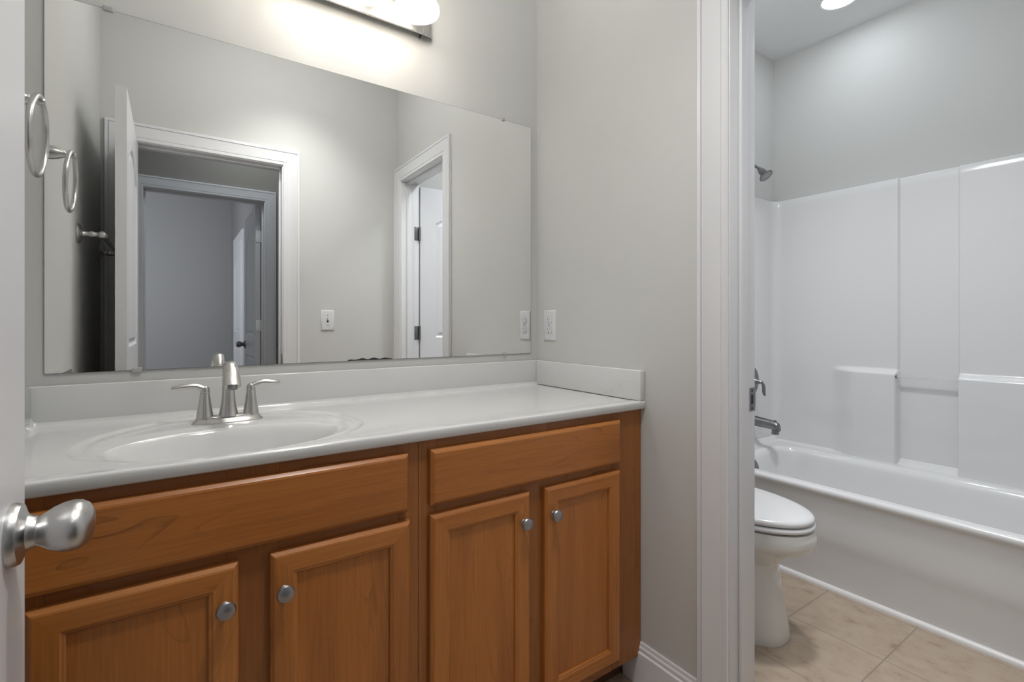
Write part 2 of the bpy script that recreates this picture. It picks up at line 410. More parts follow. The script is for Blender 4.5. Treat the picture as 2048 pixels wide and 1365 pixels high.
def jamb(name, kind, label=None):
    b = BM(); t = .018; st = .010
    if kind == 'right':
        x0, x1 = R - .004, TR + .004; sx0, sx1 = R + .034, R + .068
        box(b, x0, x1, ry1, ry1 + t, 0, DH, .001); box(b, x0, x1, ry0 - t, ry0, 0, DH, .001); box(b, x0, x1, ry0 - t, ry1 + t, DH, DH + t, .001)
        box(b, sx0, sx1, ry1 - st, ry1, 0, DH, .002); box(b, sx0, sx1, ry0, ry0 + st, 0, DH, .002); box(b, sx0, sx1, ry0 + st, ry1 - st, DH - st, DH, .002)
    else:
        (a0, a1, f, k, sy) = kind
        box(b, a0 - t, a0, f, k, 0, DH, .001); box(b, a1, a1 + t, f, k, 0, DH, .001); box(b, a0 - t, a1 + t, f, k, DH, DH + t, .001)
        box(b, a0, a0 + st, sy, sy - .034, 0, DH, .002); box(b, a1 - st, a1, sy, sy - .034, 0, DH, .002); box(b, a0 + st, a1 - st, sy, sy - .034, DH - st, DH, .002)
    return struct(name, b, M['trim'], label, 'door jamb' if label else None)
jr = jamb('trim_6', 'right', 'white door jamb with stop at the tub room doorway')
je = jamb('trim_7', (DX0, DX1, -W + .003, -W - .118, -W - .040), 'white door jamb of the entry doorway in the mirror')
jh = jamb('trim_8', (.128, .856, HALL_Y + .003, HALL_Y - .118, HALL_Y - .045), 'dim white jamb of the doorway across the hall')
# strike plate let into the far jamb
b = BM(); box(b, TR - .022, TR + .004, ry1 - .0015, ry1 + .001, .892, .957, .0006); tube(b, [(TR + .004, ry1 - .0003, .925), (TR + .010, ry1 + .0022, .925)], [(.03, .0012), (.026, .0012)], 8, up=(0, 0, 1))
sp = finish('strike_plate', b, M['pewter'], jr)
sp['label'] = 'dark metal strike plate'
b = BM()
for z in (.900, .949): lathe(b, [(0, .0), (.0035, .0), (.0035, .0006), (0, .0008)], (TR - .012, ry1 - .0015, z), (0, -1, 0), 12)
box(b, TR - .017, TR - .006, ry1 - .0019, ry1 - .0014, .912, .938, .0002)
finish('strike_hole', b, M['slot'], sp)
b = BM(); box(b, DX1 - .0015, DX1 + .001, -W - .028, -W + .004, .892, .957, .0006)
finish('strike_plate', b, M['pewter'], je)['label'] = 'dark metal strike plate'

# baseboards
BASE = [(0, 0), (0, .133), (.0045, .133), (.006, .1275), (.006, .1225), (.0095, .1185), (.0100, .1115), (.0088, .1075), (.0145, .1035), (.0150, .1), (.015, .0)]
def baseboard(name, p0, p1, out, label=None):
    b = BM(); n = Vector(out); up = Vector((0, 0, 1))
    extrude_profile(b, BASE, [(Vector(p0), n, up), (Vector(p1), n, up)])
    struct(name, b, M['trim'], label, 'baseboard' if label else None, ang=20)
baseboard('baseboard_right', (R, -.478, 0), (R, ry1 + .093, 0), (-1, 0, 0), 'white moulded baseboard between the vanity and the doorway')
baseboard('baseboard_left', (0, -.60, 0), (0, -W, 0), (1, 0, 0))
baseboard('baseboard_tub', (TR, -.0, 0), (TR, ry1 + .093, 0), (1, 0, 0))
baseboard('baseboard_front', (DX1 + .095, -W, 0), (R - .02, -W, 0), (0, 1, 0))

# ------------------------------------------------------------------ panel doors
def door_face_depth(u, v, w, h):
    """relief of a two panel plank door, eyebrow arch on the upper panel"""
    u0, u1 = .105, w - .105
    def relief(s):
        if s <= 0: return 0
        if s < .010: return -.0075 * sstep(s / .010)
        if s < .020: return -.0075
        if s < .032: return -.0075 + .005 * sstep((s - .020) / .012)
        return -.0025
    c = (u - (u0 + u1) / 2) / ((u1 - u0) / 2)
    top = 1.79 + .085 * math.cos(min(1, abs(c)) * PI / 2) ** 1.2
    su = min(u - u0, u1 - u)
    s = max(min(su, v - 1.03, (top - v) * .9), min(su, v - .21, .86 - v))
    d = relief(s)
    if s > .032:
        k = (u - u0) / (u1 - u0) * 6
        fr = abs(k - round(k)) * (u1 - u0) / 6
        if fr < .006 and 0 < round(k) < 6: d -= .003 * (1 - fr / .006)
    return d
def door_leaf(name, hinge, ang, w, h=2.03, th=.035, z0=.008, label=None, hinges=(), knob_z=.905, knob_sides=(1,), hinge_label=None, knob_mat='satin', thick_side=1, hinge_leaf=None, hinge_side=1):
    """leaf in local coords: u from the hinge along +X, faces at y=0 and y=th*thick_side; rotated by ang about the hinge"""
    b = BM()
    u0, u1 = .105, w - .105
    us = samples(0, w, .03, [u0 + .015, u1 - .015] + [u0 + (u1 - u0) * k / 6 for k in range(1, 6)], .0045, .022)
    vs = samples(0, h - z0, .05, [.21 + .016, .86 - .016, 1.03 + .016], .005, .022)
    vs = [v for v in vs if v < 1.74] + [1.74 + .006 * k for k in range(0, 26)] + [h - z0]
    vs = sorted(set(round(v, 5) for v in vs if v <= h - z0))
    y0, y1 = (0, th) if thick_side > 0 else (-th, 0)
    F = grid(b, [[(u, y0 - door_face_depth(u, v, w, h), z0 + v) for u in us] for v in vs])
    B = grid(b, [[(u, y1 + door_face_depth(u, v, w, h), z0 + v) for u in us] for v in vs])
    n, k = len(vs), len(us)
    for i in range(n - 1):
        b.faces.new([F[i][0], F[i + 1][0], B[i + 1][0], B[i][0]]); b.faces.new([F[i][-1], F[i + 1][-1], B[i + 1][-1], B[i][-1]])
    for j in range(k - 1):
        b.faces.new([F[0][j], F[0][j + 1], B[0][j + 1], B[0][j]]); b.faces.new([F[-1][j], F[-1][j + 1], B[-1][j + 1], B[-1][j]])
    o = finish(name, b, M['door'], origin=(0, 0, 0), ang=28)
    o['kind'] = 'structure'
    if label: o['label'] = label; o['category'] = 'door'
    kx = w - .062
    for sd in knob_sides:
        yy = y1 if sd > 0 else y0
        b = BM()
        lathe(b, [(.0150, .0215), (.0156, .0235), (.0188, .028), (.0230, .034), (.0262, .042), (.0275, .050), (.0264, .058), (.0220, .0645), (.0135, .0690), (0, .0706)], (kx, yy, knob_z), (0, sd, 0), 36, sx=1.22, sy=.98)
        kb = finish('door_knob', b, M[knob_mat], o); kb['label'] = 'satin nickel egg shaped knob'
        b = BM()
        lathe(b, [(0, .0), (.0335, .0), (.0335, .004), (.031, .009), (.024, .0115), (.0190, .014), (.0170, .018), (.0162, .0216), (.0, .022)], (kx, yy, knob_z), (0, sd, 0), 40)
        finish('knob_rose', b, M[knob_mat], kb)
    if knob_sides:
        b = BM(); box(b, w - .0005, w + .0012, (y0 + y1) / 2 - .0125, (y0 + y1) / 2 + .0125, knob_z - .029, knob_z + .029, .0004)
        tube(b, [(w, (y0 + y1) / 2, knob_z), (w + .009, (y0 + y1) / 2, knob_z)], .007, 10)
        finish('latch_plate', b, M[knob_mat], o)
    for z in hinges:
        hm = M[hinge_leaf or 'pewter']
        b = BM(); yk, sg = (y0, -1) if (thick_side > 0) == (hinge_side > 0) else (y1, 1)
        for q in range(5): tube(b, [(-.006, yk + sg * .005, z - .0445 + q * .0178), (-.006, yk + sg * .005, z - .0445 + q * .0178 + .0168)], .0055, 12)
        hg = finish('hinge', b, hm, o)
        b = BM()
        box(b, -.0032, -.0004, yk - sg * .001, yk - sg * .031, z - .0445, z + .0445, .001)
        for q in (-.032, 0, .032): lathe(b, [(0, 0), (.0035, 0), (.003, .0008), (0, .001)], (-.0032, yk - sg * (.021 if q else .012), z + q), (-1, 0, 0), 10)
        finish('hinge_leaf', b, hm, hg)
    o.location = hinge; o.rotation_euler = (0, 0, ang)
    return o
# entry door, folded back 90 degrees along the left wall; the camera sees only its edge and knob
door_leaf('door_1', (.147, -W + .006, 0), PI / 2, W - .787 - .006, label='white panelled entry door standing open at the left edge of the photo', hinges=(.25, 1.02, 1.80), knob_sides=(-1, 1), knob_z=.907, hinge_side=-1)
# tub-room door, open into the tub room
door_leaf('door_2', (TR + .014, -S1 + .006, 0), math.radians(2), .585, label='bluish white door standing open in the tub room, seen in the mirror', hinges=(.30, 1.07, 1.72), knob_sides=(1,), thick_side=-1)
# door across the hall and a closet door behind it
door_leaf('door_3', (.812, HALL_Y - .124, 0), math.radians(-90), .70, label='white door standing open beyond the doorway across the hall', hinges=(.3, 1.115, 1.80), knob_sides=(-1,), thick_side=1, hinge_leaf='hinge_white', knob_z=.95, knob_mat='pewter', hinge_side=-1)
door_leaf('door_4', (.908, -4.42, 0), math.radians(-90), .70, label='closed white door on the far right wall in the mirror', knob_sides=(), th=.02, thick_side=-1)
casing('trim_9', [(.91, -5.125, 0), (.91, -5.125, DH), (.91, -4.415, DH), (.91, -4.415, 0)], (0, 1, 0), (-1, 0, 0))
# hinge leaves on the far jambs
for z in (1.07, 1.72):
    b = BM(); box(b, TR - .026, TR + .004, -S1 - .0005, -S1 + .0018, z - .0445, z + .0445, .0007)
    finish('hinge_leaf', b, M['pewter'], jr)

# ------------------------------------------------------------------ mirror
mirror = thing('wall_mirror', 'large frameless mirror on the wall above the vanity', 'mirror', (.756, 0, 1.014))
mx0, mx1, mz0, mz1 = .0398, 1.4725, 1.014, 1.9178
b = BM(); box(b, mx0, mx1, -.0045, -.0005, mz0, mz1); finish('mirror_backing', b, M['mirror_edge'], mirror)
b = BM()
b.faces.new([b.verts.new(p) for p in ((mx0 + .0008, -.0048, mz0 + .0008), (mx1 - .0008, -.0048, mz0 + .0008), (mx1 - .0008, -.0048, mz1 - .0008), (mx0 + .0008, -.0048, mz1 - .0008))])
vv = b.verts[:]; 
f2 = b.faces.new([b.verts.new((v.co.x, -.0046, v.co.z)) for v in vv][::-1])
finish('mirror_glass', b, M['mirror'], mirror, fix=False)
def clip(x, z, up, big=1.0):
    b = BM(); s = 1 if up else -1
    prof = [(-.006, .0), (.008, .0), (.011, .004), (.011, .011), (.007, .014), (-.006, .014)]
    b2 = BM()
    box(b2, x - .011 * big, x + .011 * big, -.0085, -.0005, z - .006, z + .007, .0025, 3)
    merge(b, b2); finish('mirror_clip', b, M['clip'], mirror)
clip(.158, mz1, True); clip(1.338, mz1, True, .6); clip(.215, mz0, False); clip(1.345, mz0, False, .6)
# patch where the silvering has gone black along the lower edge
random.seed(5)
b = BM(); xa, xb = .748, .895; top = []; bot = []
for i in range(25):
    t = i / 24; x = xa + (xb - xa) * t
    hgt = .0022 + .006 * math.sin(PI * t) ** .6 * (.55 + .45 * math.sin(t * 23 + 1.0)) * (.7 + .3 * random.random())
    bot.append((x, -.00485, mz0 + .001)); top.append((x, -.00485, mz0 + .001 + hgt))
grid(b, [bot, top]); finish('desilvered_patch', b, M['desilver'], mirror, fix=False)['label'] = 'black blotch on the lower mirror edge'

# ------------------------------------------------------------------ vanity top with integral sink
ZT, ZS, CD = .891, .987, .557
top = thing('bathroom_countertop', 'glossy white cultured marble vanity top with integral oval sink', 'countertop', (R / 2, -CD / 2, .867))
SX, SY = .405, -.335
def top_z(x, y):
    z = 0.
    dx = (x - SX) / .280; dy = (y - SY); dy = dy / .278 if dy > 0 else dy / .205
    e = math.hypot(dx, dy)                          # outer oval
    d = (1 - e) * .24
    z -= .0045 * sstep((d + .002) / .012) - .0022 * sstep((d - .016) / .010) * (1 - sstep((d - .030) / .02))
    bx = (x - .397) / .216; by = (y + .36) / .138   # bowl
    q = math.hypot(bx, by)
    z -= .005 * sstep((1.30 - q) / .30)
    z -= .118 * sstep((1.05 - q) / .42)
    # coves against the splashes
    r = .014
    for dd in (-.020 - y, x - .020):
        if dd < r: z += r - math.sqrt(max(0, r * r - (r - max(dd, 0)) ** 2))
    # slight no-drip rise at the front
    z += .0022 * sstep((-.505 - y) / .03) * sstep((abs(x - SX) - .10) / .1) * 0.6
    return ZT + z
xs = samples(.004, R - .001, .012, (.03,), .003, .02)
xs = sorted(set([x for x in xs if x < .12 or x > .69] + [.12 + .57 * i / 178 for i in range(179)]))
ys = samples(-CD + .006, -.012, .0035, (-.03,), .002, .02)[::-1]
rows = [[(x, y, top_z(x, y)) for x in xs] for y in ys]
zf = [top_z(x, -CD + .006) for x in xs]
for k in range(1, 5):
    a = PI / 2 * k / 4
    rows.append([(x, -CD + .006 - .006 * math.sin(a), z - .006 * (1 - math.cos(a))) for x, z in zip(xs, zf)])
rows.append([(x, -CD, .871) for x in xs])
rows.append([(x, -CD + .004, .867) for x in xs]); rows.append([(x, -.53, .867) for x in xs])
b = BM(); grid(b, rows); finish('counter_slab', b, M['marble'], top, ang=50)
b = BM(); lathe(b, [(0, 0), (.021, 0), (.0215, .002), (.018, .003), (.014, .0015), (0, .0025)], (.397, -.36, ZT - .1275), (0, 0, 1), 28)
finish('drain', b, M['nickel'], top)
b = BM(); box(b, .002, R - .002, -.020, -.0005, ZT - .010, ZS, .003, 3); finish('backsplash', b, M['marble'], top)
b = BM(); box(b, R - .020, R - .0008, -CD + .002, -.0205, ZT + .0015, ZS, .0025, 3); finish('side_splash', b, M['marble'], top)
b = BM(); box(b, .001, .020, -CD + .002, -.0205, ZT - .010, ZS, .0025, 3); finish('side_splash', b, M['marble'], top)

# ------------------------------------------------------------------ vanity cabinet
FY = -.540
cab = thing('vanity_cabinet', 'honey brown maple vanity cabinet under the white top', 'cabinet', (R / 2, -.27, 0))
b = BM()
def fbox(x0, x1, z0, z1, mi): box(b, x0, x1, FY, FY + .019, z0, z1, .0007, 1, mi)
ztop, zbot = .8665, .092
for x0, x1 in ((.003, .030), (.0305, .125), (.372, .462), (.705, .7520), (.7526, .796), (1.040, 1.126), (1.374, 1.4778), (1.4784, R - .0015)): fbox(x0, x1, zbot, ztop, 0)
for x0, x1 in ((.125, .372), (.462, .705), (.796, 1.040), (1.126, 1.374)):
    fbox(x0, x1, .828, ztop, 1); fbox(x0, x1, .680, .735, 1); fbox(x0, x1, zbot, .142, 1)
finish('face_frame', b, [M['frame_v'], M['frame_h']], cab)
b = BM()
for x0, x1 in ((.004, .022), (.742, .762), (R - .03, R - .012)): box(b, x0, x1, FY + .02, -.004, .092, .864)
box(b, .022, R - .03, FY + .02, -.004, .092, .108); box(b, .004, R - .012, -.012, -.003, .11, .864)
finish('carcass', b, M['frame_v'], cab)
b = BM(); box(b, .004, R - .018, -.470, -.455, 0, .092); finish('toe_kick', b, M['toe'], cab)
def drawer_front(x0, x1, z0, z1):
    b = BM(); y = FY - .0005
    t = BM(); 
    V = []
    for (ins, d) in ((0, 0), (0, .0125), (.003, .0150), (.0055, .0175), (.009, .0190)):
        V.append([(x0 + ins, y - d, z0 + ins), (x1 - ins, y - d, z0 + ins), (x1 - ins, y - d, z1 - ins), (x0 + ins, y - d, z1 - ins)])
    g = grid(t, V, closed_u=True); t.faces.new(g[-1]); t.faces.new(g[0][::-1]); merge(b, t)
    return finish('drawer_front', b, M['wood_h'], cab, ang=12)
drawer_front(.082, .723, .716, .844)
drawer_front(.777, 1.396, .716, .844)
KZ = .6225
def cab_knob(parent, x):
    b = BM()
    lathe(b, [(0, -.001), (.0085, -.001), (.0085, .0015), (.006, .004), (.0052, .009), (.0062, .0125), (.012, .015), (.0158, .0185), (.0163, .0205), (.0145, .0238), (.009, .0262), (0, .0270)], (x, FY - .0195, KZ), (0, -1, 0), 32)
    k = finish('knob', b, M['knob'], parent); k['label'] = 'pewter mushroom knob'; return k
def cab_door(x0, x1, z0, z1, kx, lab):
    b = BM(); y = FY - .0005
    prof = [(0, 0), (0, .0130), (.003, .0155), (.006, .0180), (.009, .0190), (.040, .0190), (.0425, .0172), (.0455, .0168), (.0475, .0150), (.0480, .0105), (.0480, .006)]
    def ring(ins, d): return [Vector((x0 + ins, y - d, z0 + ins)), Vector((x1 - ins, y - d, z0 + ins)), Vector((x1 - ins, y - d, z1 - ins)), Vector((x0 + ins, y - d, z1 - ins))]
    rings = [ring(*p) for p in prof]
    # four mitred members, each its own strip so the grain meets at 45 degrees
    for s in range(4):
        rows = [[r[s], r[(s + 1) % 4]] for r in rings]
        grid(b, rows, mi=0 if s % 2 else 1)
        e = [b.verts.new(rings[q][s]) for q in range(len(rings))]
    bmesh.ops.delete(b, geom=[v for v in b.verts if not v.link_faces], context='VERTS')
    i = .047
    d = finish('cabinet_door', b, [M['wood_v'], M['wood_h']], cab, ang=12)
    b = BM(); box(b, x0 + i, x1 - i, y - .0105, y - .003, z0 + i, z1 - i, .0)
    finish('door_panel', b, M['wood_v'], d)
    cab_knob(d, kx)
    d['label'] = lab
    return d
cab_door(.105, .390, .125, .694, .3684, 'maple door below the sink, nearest the open entry door')
cab_door(.444, .727, .125, .694, .4667, 'maple door below the sink, second from left')
cab_door(.776, 1.0585, .125, .694, 1.0345, 'maple door, third from left')
cab_door(1.1085, 1.3945, .125, .694, 1.1330, 'maple door nearest the doorway')

# ------------------------------------------------------------------ faucet
FXc, FYc, FZ = .407, -.150, ZT - .0045
fa = thing('sink_faucet', 'brushed nickel two handle faucet on the white vanity top', 'faucet', (FXc, FYc, FZ))
b = BM()
def oval(a, c, n=2.6, seg=56):
    out = []
    for k in range(seg):
        t = 2 * PI * k / seg; ct, st = math.cos(t), math.sin(t)
        out.append((FXc + a * math.copysign(abs(ct) ** (2 / n), ct), FYc + c * math.copysign(abs(st) ** (2 / n), st)))
    return out
levels = [(.0795, .0295, 0), (.0790, .0290, .002), (.0735, .0245, .007), (.0700, .0218, .013), (.0685, .0205, .0165), (.066, .0185, .0175)]
g = grid(b, [[(x, y, FZ + h + (.004 * (1 - sstep((.045 - abs(x - FXc)) / .03)) - .004 if h > .010 else 0)) for x, y in oval(a, c)] for a, c, h in levels], closed_u=True)
b.faces.new(g[-1]); b.faces.new(g[0][::-1])
finish('base_plate', b, M['nickel'], fa)
for s, lab in ((-1, 'left'), (1, 'right')):
    hx = FXc + s * .0508
    b = BM(); z0 = FZ + .014
    lathe(b, [(0, 0), (.0190, 0), (.0185, .004), (.0160, .020), (.0128, .040), (.0108, .0585), (.0102, .0600), (0, .060)], (hx, FYc, z0), (0, 0, 1), 32)
    finish('handle_body', b, M['nickel'], fa)
    b = BM(); z1 = z0 + .0612
    lathe(b, [(0, 0), (.0106, 0), (.0108, .002), (.0104, .010), (.0085, .0145), (.0045, .017), (0, .0175)], (hx, FYc, z1), (0, 0, 1), 28)
    pts = [(hx - s * .002, FYc, z1 + .0085), (hx + s * .008, FYc, z1 + .0125), (hx + s * .018, FYc, z1 + .0172), (hx + s * .030, FYc, z1 + .0185), (hx + s * .044, FYc, z1 + .0172), (hx + s * .058, FYc, z1 + .0158), (hx + s * .066, FYc, z1 + .0152), (hx + s * .0695, FYc, z1 + .015)]
    tube(b, pts, [(.0085, .0095), (.0078, .0088), (.0074, .0076), (.0070, .0076), (.0074, .0090), (.0068, .0090), (.0048, .0066), (.0012, .0016)], 16, up=(0, 0, 1))
    finish('lever_handle', b, M['nickel'], fa)
b = BM()
def section(cx, cy, cz, ty, tz, hw, hd, n=2.3, seg=28):
    """oval section; (ty,tz) is the direction of travel in the y-z plane"""
    out = []; ny, nz = -tz, ty
    for k in range(seg):
        t = 2 * PI * k / seg; ct, st = math.cos(t), math.sin(t)
        u = hw * math.copysign(abs(ct) ** (2 / n), ct); v = hd * math.copysign(abs(st) ** (2 / n), st)
        out.append((cx + u, cy + ny * v, cz + nz * v))
    return out
spine = [(-.000, .014, 0, 1, .0235, .0225), (-.000, .022, 0, 1, .0210, .0200), (.000, .040, 0, 1, .0175, .0165), (.000, .065, 0, 1, .0150, .0145),
         (-.000, .095, -.08, 1, .0140, .0140), (-.003, .115, -.25, 1, .0138, .0145), (-.012, .132, -.6, .85, .0140, .0145), (-.026, .1415, -.9, .45, .0143, .0140),
         (-.042, .1425, -1, -.05, .0146, .0135), (-.062, .1375, -.95, -.35, .0158, .0128), (-.080, .1275, -.80, -.6, .0170, .0122), (-.095, .1130, -.62, -.78, .0181, .0116), (-.1045, .0985, -.50, -.87, .0188, .0112)]
rows = []
for y, z, ty, tz, hw, hd in spine:
    l = math.hypot(ty, tz); rows.append(section(FXc, FYc + y, FZ + z, ty / l, tz / l, hw, hd))
g = grid(b, rows, closed_u=True); b.faces.new(g[-1]); b.faces.new(g[0][::-1])
sp = finish('spout', b, M['nickel'], fa, ang=50)
b = BM(); lathe(b, [(0, 0), (.0104, 0), (.0106, .0085), (.0092, .0095), (0, .007)], (FXc, FYc - .103, FZ + .1005), (0, -.35, -1), 24)
finish('aerator', b, M['pewter'], sp)
b = BM(); lathe(b, [(0, 0), (.0028, 0), (.0028, .045), (.0055, .047), (.0058, .055), (.003, .058), (0, .058)], (FXc, FYc + .0245, FZ + .012), (0, 0, 1), 14)
finish('lift_rod', b, M['nickel'], fa)

# ------------------------------------------------------------------ vanity light
VL = thing('vanity_light', 'brushed nickel three shade vanity light above the mirror', 'light', (.750, 0, 2.108))
prof = [(0, 2.130), (-.016, 2.130), (-.018, 2.122), (-.026, 2.122), (-.028, 2.117), (-.036, 2.117), (-.038, 2.112), (-.044, 2.112), (-.047, 2.116), (-.047, 2.222), (-.042, 2.232), (-.030, 2.240), (0, 2.240)]
b = BM(); fr = []
zc_ = 2.175
bx0, bx1 = .506, .994
ts = [PI / 2 * k / 6 for k in range(7)]
def scaled(x, s):
    return (x, s)
stations = [(bx0 - .046 * math.sin(t), max(.04, math.cos(t))) for t in ts[::-1]] + [(bx1 + .046 * math.sin(t), max(.04, math.cos(t))) for t in ts]
rows = [[(x, y * .76 * s - .0003, .007 + zc_ + (z - zc_) * (.80 + .20 * s)) for y, z in prof] for x, s in stations]
g = grid(b, rows, closed_u=True); b.faces.new(g[0]); b.faces.new(g[-1])
finish('back_plate', b, M['nickel'], VL, ang=30)
b = BM(); box(b, bx1 - .001, bx1 + .0012, -.0370, -.001, 2.117, 2.229, .0004)
finish('end_band', b, M['pewter'], VL)
b = BM(); box(b, bx0 - .0012, bx0 + .001, -.0370, -.001, 2.117, 2.229, .0004); finish('end_band', b, M['pewter'], VL)
def lamp_arm(x):
    b = BM()
    tube(b, [(x, -.033, 2.195), (x, -.085, 2.205), (x, -.108, 2.222), (x, -.139, 2.246), (x, -.147, 2.262)], .008, 14)
    lathe(b, [(0, .0), (.021, .0), (.023, .006), (.023, .026), (.017, .034), (0, .036)], (x, -.147, 2.232), (0, 0, 1), 28)
    return finish('lamp_arm', b, M['nickel'], VL)
def lamp_shade(x):
    b = BM()
    outer = [(.024, 2.236), (.030, 2.226), (.034, 2.210), (.037, 2.190), (.042, 2.168), (.050, 2.148), (.060, 2.130), (.0675, 2.115), (.0690, 2.104), (.0665, 2.097)]
    inner = [(r - .004, z + .001) for r, z in outer[::-1]]
    lathe(b, [(r, z - 2.09) for r, z in outer + inner], (x, -.147, 2.102), (0, 0, 1), 44)
    o = finish('lamp_shade', b, M['shade'], VL, ang=60)
    b = BM()
    pr = [(0, .0)] + [(.030 * math.sin(PI * k / 12), .030 - .030 * math.cos(PI * k / 12)) for k in range(1, 9)] + [(.016, .058), (.013, .070), (0, .072)]
    lathe(b, pr, (x, -.147, 2.102), (0, 0, 1), 24)
    finish('light_bulb', b, M['bulb'], o)
    return o
for x in (.578, .750, .922): lamp_arm(x); lamp_shade(x)

# ------------------------------------------------------------------ towel ring
ty_, tz_ = -.203, 1.592
tr = thing('towel_ring', 'brushed nickel towel ring hanging on the wall beside the mirror', 'towel ring', (.0, ty_, tz_))
b = BM()
lathe(b, [(0, .0005), (.029, .0005), (.0295, .004), (.027, .008), (.0215, .013), (.0190, .018), (.0185, .026), (.0150, .038), (.0105, .047), (.0095, .0485), (.0098, .0500), (.0085, .051), (.0068, .056), (.0075, .060), (.0085, .065), (.0070, .071), (.0035, .074), (0, .0745)], (0, ty_, tz_), (1, 0, 0), 32)
finish('post', b, M['satin'], tr)
b = BM(); rr = .0785
tube(b, [(.062 + .004 * math.cos(2 * PI * k / 64), ty_ + rr * math.sin(2 * PI * k / 64), tz_ - rr + .006 + rr * math.cos(2 * PI * k / 64)) for k in range(64)], .0058, 14, closed=True)
finish('ring', b, M['satin'], tr)

# ------------------------------------------------------------------ towel bar
tb = thing('towel_bar', 'nickel towel bar behind the open entry door, seen in the mirror', 'towel bar', (0, -1.14, 1.466))
b = BM()
y = -.826
lathe(b, [(0, .0005), (.036, .0005), (.0365, .004), (.033, .009), (.024, .0125), (.0135, .016), (.0095, .022), (.0090, .030), (.0115, .038), (.0125, .043), (.0098, .050), (.0080, .056), (.0088, .059)], (0, y, 1.466), (1, 0, 0), 32)
lathe(b, [(.0088, .058), (.0125, .062), (.0150, .070), (.0142, .079), (.0098, .086), (.0035, .0895), (0, .090)], (0, y, 1.466), (1, 0, 0), 32)
post = finish('post', b, M['satin'], tb)
copy_part(post, tb, (0, -.625, 0))
b = BM(); tube(b, [(.072, -.83, 1.466), (.072, -1.447, 1.466)], .0075, 16); finish('bar', b, M['satin'], tb)

# ------------------------------------------------------------------ outlet and switch
def rot_plate(fn): return fn
out = thing('wall_outlet', 'white duplex outlet on the right wall above the side splash', 'outlet', (R, -.087, 1.126))
def cover(cx, cz, w_, h_, n):
    """domed plate with rounded rim; n = 'x' faces -X at R, 'y' faces +Y at -W"""
    b = BM(); t = BM()
    V = []
    for ins, d in ((0, 0), (0, .0022), (.002, .0045), (.006, .0058), (.010, .0062)):
        V.append([(-w_ / 2 + ins, -h_ / 2 + ins, d), (w_ / 2 - ins, -h_ / 2 + ins, d), (w_ / 2 - ins, h_ / 2 - ins, d), (-w_ / 2 + ins, h_ / 2 - ins, d)])
    g = grid(t, V, closed_u=True); t.faces.new(g[-1]); t.faces.new(g[0][::-1]); return t
mX = Matrix(((0, 0, -1, R - .0003), (1, 0, 0, -.087), (0, 1, 0, 1.126), (0, 0, 0, 1)))
b = BM(); merge(b, cover(0, 0, .070, .118, 'x'), mX); finish('cover_plate', b, M['plate'], out, ang=40)
for dz in (.0195, -.0195):
    b = BM(); t = BM()
    pts = []
    for k in range(40):
        a = 2 * PI * k / 40; x_, z_ = .0172 * math.cos(a), .0172 * math.sin(a)
        pts.append((x_, max(-.0138, min(.0138, z_)), 0))
    g = grid(t, [[(x_, z_ + dz, .0058) for x_, z_, q in pts], [(x_, z_ + dz, .0078) for x_, z_, q in pts], [(x_ * .95, z_ * .95 + dz, .0084) for x_, z_, q in pts]], closed_u=True); t.faces.new(g[-1])
    merge(b, t, mX); so = finish('socket', b, M['plate'], out, ang=40)
    b = BM(); t = BM()
    box(t, -.0072, -.0056, dz + .0005, dz + .0090, .0080, .0086); box(t, .0056, .0072, dz + .0015, dz + .0082, .0080, .0086)
    lathe(t, [(0, .0080), (.0026, .0080), (.0026, .0086), (0, .0086)], (0, dz - .0070, 0), (0, 0, 1), 14)
    # rim of the receptacle face
    g = grid(t, [[(x_ * 1.0, z_ + dz, .00635) for x_, z_, q in pts], [(x_ * 1.045, z_ * 1.05 + dz, .00635) for x_, z_, q in pts]], closed_u=True)
    merge(b, t, mX); finish('socket_slot', b, M['slot'], so)
b = BM(); t = BM(); lathe(t, [(0, .006), (.0032, .006), (.003, .0070), (0, .0073)], (0, 0, 0), (0, 0, 1), 14); merge(b, t, mX); finish('cover_screw', b, M['clip'], out)
sw = thing('light_switch', 'white toggle switch on the entry wall, seen in the mirror', 'switch', (1.0655, -W, 1.15))
mY = Matrix(((-1, 0, 0, 1.0655), (0, 0, 1, -W + .0003), (0, 1, 0, 1.151), (0, 0, 0, 1)))
b = BM(); merge(b, cover(0, 0, .076, .122, 'y'), mY); finish('cover_plate', b, M['plate'], sw, ang=40)
b = BM(); t = BM(); box(t, -.0052, .0052, -.0120, .0120, .0058, .0066, .0003); merge(b, t, mY); finish('toggle_slot', b, M['slot'], sw)
b = BM(); t = BM(); tube(t, [(0, 0, .004), (0, .004, .011), (0, .008, .016)], [(.0035, .0060), (.0035, .0045), (.003, .0040)], 12, up=(0, 1, 0)); merge(b, t, mY); finish('toggle', b, M['plate'], sw)
for z_ in (.030, -.030):
    b = BM(); t = BM(); lathe(t, [(0, .006), (.0030, .006), (.0028, .0070), (0, .0073)], (0, z_, 0), (0, 0, 1), 14)
    merge(b, t, mY); finish('cover_screw', b, M['knob'], sw)

